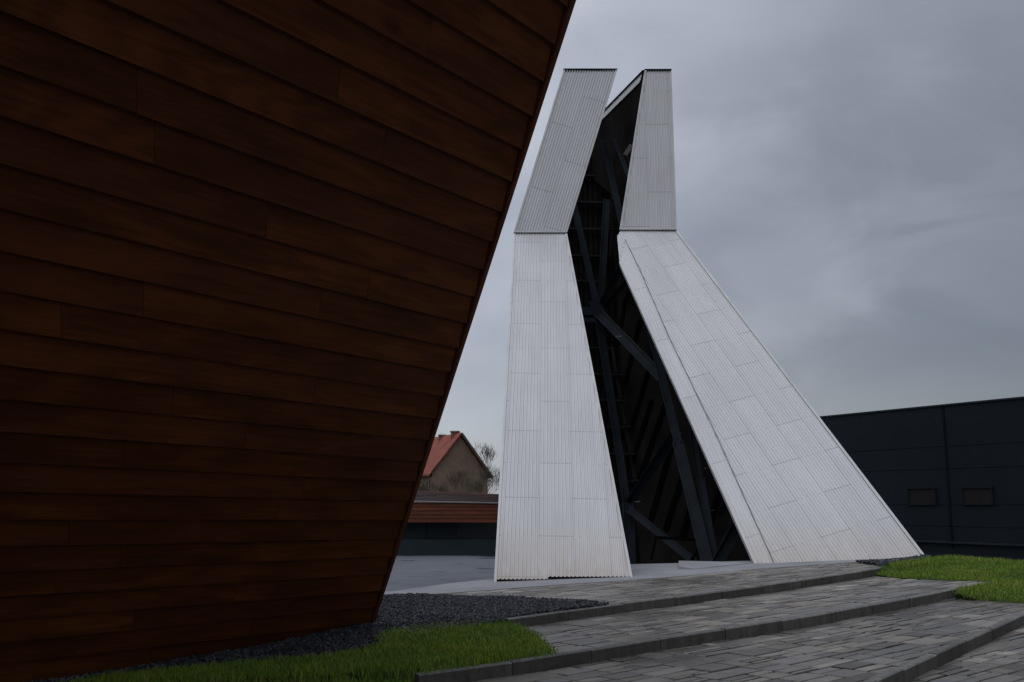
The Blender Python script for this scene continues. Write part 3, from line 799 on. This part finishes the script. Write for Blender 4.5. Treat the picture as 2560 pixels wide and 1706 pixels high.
for (x0, y0, x1, y1) in ((2273, 1220.5, 2340, 1261.5), (2409, 1219, 2483, 1261)):
    a_, b_ = onH(x0, (y0+y1)/2), onH(x1, (y0+y1)/2); z0, z1 = onH((x0+x1)/2, y1).z, onH((x0+x1)/2, y0).z
    t = (b_-a_); t.z = 0; Lw = t.length; t.normalize()
    o_ = Vector((a_.x, a_.y, z0)); H = z1-z0
    mb = MB(); mb.prism([o_+hn*.004, o_+t*Lw+hn*.004, o_+t*Lw+Vector((0, 0, H))+hn*.004, o_+Vector((0, 0, H))+hn*.004], hn*.004)
    lv = mb.build('louvre', M['cladding_line'], hall)
    mb = MB(); ns = 11
    for i in range(-7, ns+7):            # slanting slats, clipped to the opening
        u0 = Lw*(i+.5)/ns; sh = H*1.15
        a2, b2 = Vector((u0-sh, H)), Vector((u0, 0))
        def cl(p, q, lim, keep):
            if (p.x < lim) == (q.x < lim): return p
            f = (lim-p.x)/(q.x-p.x); return p+(q-p)*f
        if b2.x < 0 or a2.x > Lw: continue
        if a2.x < 0: a2 = cl(a2, b2, 0, 0)
        if b2.x > Lw: b2 = cl(b2, a2, Lw, 0)
        pa_, pb_ = o_+t*a2.x+Vector((0, 0, a2.y)), o_+t*b2.x+Vector((0, 0, b2.y))
        mb.beam(pa_+hn*.02, pb_+hn*.02, .045, .02, hn)
    mb.build('slat', M['louvre'], lv)
    mb = MB()
    for (ua, va, ub, vb) in ((-.04, 0, Lw+.04, 0), (-.04, H, Lw+.04, H), (0, 0, 0, H), (Lw, 0, Lw, H)):
        mb.beam(o_+t*ua+Vector((0, 0, va))+hn*.03, o_+t*ub+Vector((0, 0, vb))+hn*.03, .045, .07, hn)
    mb.build('frame', M['cladding'], lv)
# ================================================================ LOW PAVILION behind the plaza
YP = 42.1
pv = empty('low_pavilion', (-1.5, YP, EYE-2.2), 'long low pavilion with reddish brown board fascia over dark glazing beyond the plaza', 'building')
xl, xr = at(700, 1300, YP).x, at(1300, 1300, YP).x
def zz(y, x=1140): return at(x, y, YP).z
mb = MB(); mb.box((xl, YP, EYE-2.2), (xr, YP+9, zz(1349))); mb.build('base_wall', M['slate'], pv)
mb = MB(); mb.box((xl, YP+.5, zz(1349)), (xr, YP+9, zz(1306))); mb.build('wall', M['slate'], pv)
for x0, x1 in ((1033, 1063), (1064.5, 1140), (1140, 1300)):
    a_, b_ = at(x0+1, 1330, YP), at(x1, 1330, YP)
    mb = MB(); mb.box((a_.x, YP+.44, zz(1348)), (b_.x, YP+.47, zz(1307))); mb.build('glazing', M['glass_dark'] if x0 == 1140 else M['slate'], pv)
mb = MB(); nb = 5; z0, z1 = zz(1306), zz(1257)
for i in range(nb):
    za, zb_ = z0+(z1-z0)*i/nb, z0+(z1-z0)*(i+1)/nb
    x = xl
    while x < xr:
        x2 = min(xr, x+random.uniform(2.5, 5)); c = (random.random(), random.random(), random.random()*.4)
        mb.poly([(x, YP-.35-.03, za), (x2, YP-.35-.03, za), (x2, YP-.35+.0, zb_), (x, YP-.35+.0, zb_)], [(x, za), (x2, za), (x2, zb_), (x, zb_)], c)
        mb.poly([(x, YP-.35-.03, za), (x2, YP-.35-.03, za), (x2, YP-.35, za), (x, YP-.35, za)], [(x, za)]*4, c)
        x = x2
mb.poly([(xl, YP-.38, z0), (xr, YP-.38, z0), (xr, YP+9, z0), (xl, YP+9, z0)], [(0, 0)]*4, (.3, .3, .3))
mb.build('fascia', M['far_wood'], pv)
mb = MB(); fa, fb = at(700, 1248, YP-.35), at(1300, 1258.5, YP-.35)
mb.beam(fa+Vector((0, -.04, 0)), fb+Vector((0, -.04, 0)), .045, .1, Vector((0, 1, 0))); mb.build('coping', M['white_frame'], pv)
ra, rb = at(700, 1214, YP+8), at(1300, 1240, YP+8)
mb = MB()
for i in range(7):
    f0, f1 = i/7, (i+1)/7
    mb.poly([fa.lerp(ra, f0), fb.lerp(rb, f0), fb.lerp(rb, f1)+Vector((0, 0, -.02)), fa.lerp(ra, f1)+Vector((0, 0, -.02))])
    p, q = fa.lerp(ra, f1), fb.lerp(rb, f1); mb.beam(p, q, .05, .06, Vector((0, 1, 0)))
mb.build('roof', M['deck'], pv)
mb = MB(); mb.beam(ra, rb, .08, .1, Vector((0, 1, 0))); mb.build('ridge_flashing', M['brick'], pv)
# ================================================================ HOUSE
YH = 140.0
hd = Vector((-.44, 1, 0)).normalized()    # along the ridge, away
gd = Vector((1, .44, 0)).normalized()
gp = at(1150, 1082, YH)
def onG(px, py): return on(px, py, gp, hd)
eL, eR, pk = onG(1080, 1182), onG(1219, 1188), onG(1151, 1091)
house = empty('house', (gp.x, gp.y, EYE-2.3), 'old brown rendered house with steep red tiled roof behind the low pavilion', 'house')
zg_ = EYE-2.3
def dn(p, z=zg_): return Vector((p.x, p.y, z))
Lh = 24
mb = MB(); ring = [dn(eL), dn(eR), eR, pk, eL]; mb.prism(ring, hd*Lh); mb.build('wall', M['render'], house)
mb = MB(); up_ = Vector((0, 0, .25)); oh = -hd*.4
eLo, eRo = eL-(pk-eL).normalized()*.9, eR-(pk-eR).normalized()*.9
mb.prism([eLo+up_+oh, pk+up_+oh, pk+up_*2+oh, eLo+up_*2+oh], hd*(Lh+.8))
mb.prism([eRo+up_+oh, pk+up_+oh, pk+up_*2+oh, eRo+up_*2+oh], hd*(Lh+.8))
roof = mb.build('roof', M['tiles'], house)
for px_, py_, w, h in ((1137.5, 1092, 1.1, .65), (1106, 1100, 1.0, .45)):
    # on the ridge line
    tt = None; best = 1e9
    for i in range(200):
        c = pk+hd*(i*.12); q = pix(c)
        if abs(q[0]-px_) < best: best = abs(q[0]-px_); tt = c
    mb = MB(); mb.box((tt.x-w*.5, tt.y-w*.5, tt.z-.8), (tt.x+w*.5, tt.y+w*.5, tt.z+h)); mb.box((tt.x-w*.6, tt.y-w*.6, tt.z+h), (tt.x+w*.6, tt.y+w*.6, tt.z+h+.2))
    mb.build('chimney', M['brick'], roof)
bargl = MB(); bargl.beam(eRo+up_*1.6-hd*.5, pk+up_*1.6-hd*.5, .3, .15, hd); bargl.build('bargeboard', M['bark_dark'], house)
sn = gd*-1
wl = eL+hd*1.6
mb = MB()
for k in (0, 1.0):
    c = eL+hd*(1.1+k)
    mb.box((c.x-.10, c.y-.3, eL.z-4.2), (c.x-.04, c.y+.3, eL.z-1.0))
mb.build('window', M['white_frame'], house)
# ================================================================ BARE TREES AND BUSHES
def tree(px, ybase, ytop, Y, spread, seed, name, lab, cat, mat, levels=6, trunk=.28, twig=.035, base=None, low=.35, group=None):
    rnd = random.Random(seed); twig = twig*.42
    b = at(px, ybase, Y); b.z = EYE-2.3 if base is None else base; top = at(px, ytop, Y); H = top.z-b.z
    root = empty(name, b, lab, cat, group)
    tm, cm = MB(), MB()
    def grow(p, d, l, r, lev):
        nseg = 2
        for i in range(nseg):
            d = (d+Vector((rnd.uniform(-.16, .16), rnd.uniform(-.16, .16), rnd.uniform(-.02, .12)))).normalized()
            q = p+d*l/nseg; r2 = max(twig*.6, r*.82)
            (tm if lev == 0 else cm).tube(p, q, r, r2, 5 if lev < 3 else 3); p = q; r = r2
        if lev >= levels: return
        n = rnd.choice((2, 3, 3)) if lev < 4 else rnd.choice((2, 3))
        for i in range(n):
            a = rnd.uniform(0, 6.28); t = rnd.uniform(.3, .75)*spread
            nd = (d+Vector((math.cos(a)*t, math.sin(a)*t, .22))).normalized()
            grow(p, nd, l*rnd.uniform(.76, .96), max(twig*.6, r*rnd.uniform(.55, .72)), lev+1)
    k = low; tot = sum(.76**i for i in range(1, levels+1))
    grow(Vector(b), Vector((0, 0, 1)), H*k, trunk, 0) if k > .05 else None
    # second call uses the rest of the height
    tm.build('trunk', mat, root)
    # rescale crown so that it ends at the wanted height
    zs = [v[2] for v in cm.v]
    if zs:
        z0 = b.z+H*k; f = (top.z-z0)/max(.1, max(zs)-z0)
        cm.v = [(b.x+(v[0]-b.x)*f**.5, b.y+(v[1]-b.y)*f**.5, z0+(v[2]-z0)*f if v[2] > z0 else v[2]) for v in cm.v]
    cm.build('crown', mat, root)
    return root
tree(1201, 1240, 1102, 165, .62, 3, 'bare_tree', 'tall bare leafless tree showing above the right slope of the red house roof', 'tree', M['bark'], 7, .30, .07, low=.25)
tree(1226, 1240, 1158, 120, 1.2, 4, 'bare_tree', 'low tangled bare tree between the brown house and the white tower leg', 'tree', M['bark_dark'], 6, .16, .05, low=.25)
tree(1097, 1200, 1080, 190, .6, 5, 'bare_tree', 'small bare treetop peeking over the red roof beside the timber wall', 'tree', M['bark'], 6, .3, .05, low=.4)
tree(1158, 1240, 1172, 110, .9, 6, 'bush', 'dark bare bush in front of the middle of the brown gable', 'bush', M['bark_dark'], 6, .12, .03, low=.2)
tree(1073, 1240, 1196, 100, 1.5, 8, 'bush', 'low dark bush at the left foot of the house gable', 'bush', M['bark_dark'], 6, .1, .035, low=.12)
tree(1186, 1240, 1190, 104, .8, 9, 'bush', 'thin bare bush near the right corner of the brown gable', 'bush', M['bark_dark'], 6, .08, .025, low=.15)
tree(1100, 1240, 1204, 98, 1.5, 10, 'bush', 'sparse low bush left of the dark bush at the gable', 'bush', M['bark_dark'], 6, .08, .025, low=.12)
# ================================================================ SKY, SUN, CAMERA
w = bpy.data.worlds.new('World'); bpy.context.scene.world = w; w.use_nodes = True
nt = w.node_tree; nt.nodes.clear()
def wn_(t, **k):
    x = nt.nodes.new(t)
    for a_, v_ in k.items(): setattr(x, a_, v_)
    return x
ln = nt.links.new
SUN_EL, SUN_AZ = math.radians(52), math.radians(-150)     # behind and left of the viewer, through cloud
sky = wn_('ShaderNodeTexSky', sky_type='NISHITA'); sky.sun_disc = False; sky.sun_elevation = SUN_EL; sky.sun_rotation = SUN_AZ
sky.air_density = 1; sky.dust_density = 1
bg1 = wn_('ShaderNodeBackground'); bg1.inputs['Strength'].default_value = .05; _cv = wn_('ShaderNodeMix', data_type='RGBA', blend_type='MULTIPLY'); _cv.inputs[0].default_value = 1; ln(sky.outputs[0], _cv.inputs[6]); _cv.inputs[7].default_value = (.35, .35, .35, 1); ln(_cv.outputs[2], bg1.inputs[0])   # most of the blue is hidden by cloud
tc = wn_('ShaderNodeTexCoord'); sep = wn_('ShaderNodeSeparateXYZ'); ln(tc.outputs['Generated'], sep.inputs[0])
def wm(op, a_, b_=None):
    x = wn_('ShaderNodeMath', operation=op)
    for i, v_ in enumerate((a_, b_)):
        if v_ is None: continue
        if isinstance(v_, (int, float)): x.inputs[i].default_value = v_
        else: ln(v_, x.inputs[i])
    return x.outputs[0]
mp = wn_('ShaderNodeMapping'); mp.inputs['Scale'].default_value = (1, 1, 2.0); mp.inputs['Location'].default_value = (.3, .2, .1); ln(tc.outputs['Generated'], mp.inputs[0])
n1 = wn_('ShaderNodeTexNoise'); ln(mp.outputs[0], n1.inputs['Vector']); n1.inputs['Scale'].default_value = 2.1; n1.inputs['Detail'].default_value = 5; n1.inputs['Roughness'].default_value = .5; n1.inputs['Distortion'].default_value = .4
n2 = wn_('ShaderNodeTexNoise'); ln(mp.outputs[0], n2.inputs['Vector']); n2.inputs['Scale'].default_value = 5.5; n2.inputs['Detail'].default_value = 4; n2.inputs['Roughness'].default_value = .48; n2.inputs['Distortion'].default_value = .6
cl_ = wm('ADD', wm('MULTIPLY', n1.outputs['Fac'], .65), wm('MULTIPLY', n2.outputs['Fac'], .35))
cr = wn_('ShaderNodeValToRGB'); ln(cl_, cr.inputs[0]); e = cr.color_ramp.elements
e[0].position = .36; e[0].color = (.70, .72, .755, 1); e[1].position = .62; e[1].color = (1.08, 1.08, 1.08, 1)
# thicker cloud towards the right, thinner and brighter overhead and to the left
dt = wn_('ShaderNodeVectorMath', operation='DOT_PRODUCT'); ln(tc.outputs['Generated'], dt.inputs[0]); dt.inputs[1].default_value = (-.52, .30, .80)
br = wn_('ShaderNodeMapRange'); ln(dt.outputs['Value'], br.inputs[0]); br.inputs[1].default_value = -.25; br.inputs[2].default_value = 1.0; br.inputs[3].default_value = .02; br.inputs[4].default_value = .66
mx = wn_('ShaderNodeMix', data_type='RGBA', blend_type='MULTIPLY'); mx.inputs[0].default_value = 1; ln(cr.outputs[0], mx.inputs[6])
mx.inputs[7].default_value = (1.07, 1.105, 1.225, 1)
bg2 = wn_('ShaderNodeBackground'); ln(mx.outputs[2], bg2.inputs[0]); 
zen = wm('MULTIPLY', wm('MAXIMUM', wm('SUBTRACT', sep.outputs[2], .58), 0.0), 1.35)   # overcast sky is brightest overhead
bhd = wm('MULTIPLY', wm('MAXIMUM', wm('MULTIPLY', sep.outputs[1], -1.0), 0.0), .55)  # sky brightness added behind the viewer to light the front faces
lowc = wm('MULTIPLY', wm('MAXIMUM', wm('SUBTRACT', .16, sep.outputs[2]), 0.0), .20)

def cloud_bank(px, py, c0, c1, amt):
    v_ = ray(px, py).normalized(); d_ = wn_('ShaderNodeVectorMath', operation='DOT_PRODUCT'); ln(tc.outputs['Generated'], d_.inputs[0]); d_.inputs[1].default_value = v_
    m_ = wn_('ShaderNodeMapRange', interpolation_type='SMOOTHSTEP'); ln(wm('ADD', d_.outputs['Value'], wm('MULTIPLY', wm('SUBTRACT', n2.outputs['Fac'], .5), .05)), m_.inputs[0])
    m_.inputs[1].default_value = c0; m_.inputs[2].default_value = c1; m_.inputs[3].default_value = 1; m_.inputs[4].default_value = 1-amt
    return m_.outputs[0]
bank = wm('MULTIPLY', cloud_bank(2280, 740, .93, .997, .29), wm('MULTIPLY', wm('MULTIPLY', cloud_bank(1770, 600, .988, .9995, -.13), cloud_bank(2140, 470, .990, .9996, -.09)), cloud_bank(2520, 580, .992, .9996, -.10)))
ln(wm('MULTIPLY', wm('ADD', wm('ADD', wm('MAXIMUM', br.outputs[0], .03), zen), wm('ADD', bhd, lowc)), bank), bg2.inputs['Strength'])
ad = wn_('ShaderNodeAddShader'); ln(bg1.outputs[0], ad.inputs[0]); ln(bg2.outputs[0], ad.inputs[1])
ow = wn_('ShaderNodeOutputWorld'); ln(ad.outputs[0], ow.inputs[0])
sd = bpy.data.lights.new('sun', 'SUN'); sd.energy = .6; sd.angle = math.radians(35); sd.color = (1, .98, .95)
so = bpy.data.objects.new('sun', sd); C.objects.link(so); 
sv = Vector((math.sin(SUN_AZ)*math.cos(SUN_EL), math.cos(SUN_AZ)*math.cos(SUN_EL), math.sin(SUN_EL)))
so.rotation_euler = sv.to_track_quat('Z', 'Y').to_euler(); so.location = (0, 0, 60)
cd = bpy.data.cameras.new('camera'); cd.lens = 35; cd.sensor_width = 36; cd.clip_end = 3000; cd.clip_start = .05
co = bpy.data.objects.new('camera', cd); C.objects.link(co); co.location = CAM; co.rotation_euler = (math.pi/2+PITCH, 0, 0)
sc = bpy.context.scene; sc.camera = co
sc.view_settings.view_transform = 'Standard'; sc.view_settings.look = 'None'; sc.view_settings.exposure = 0; sc.view_settings.gamma = 1
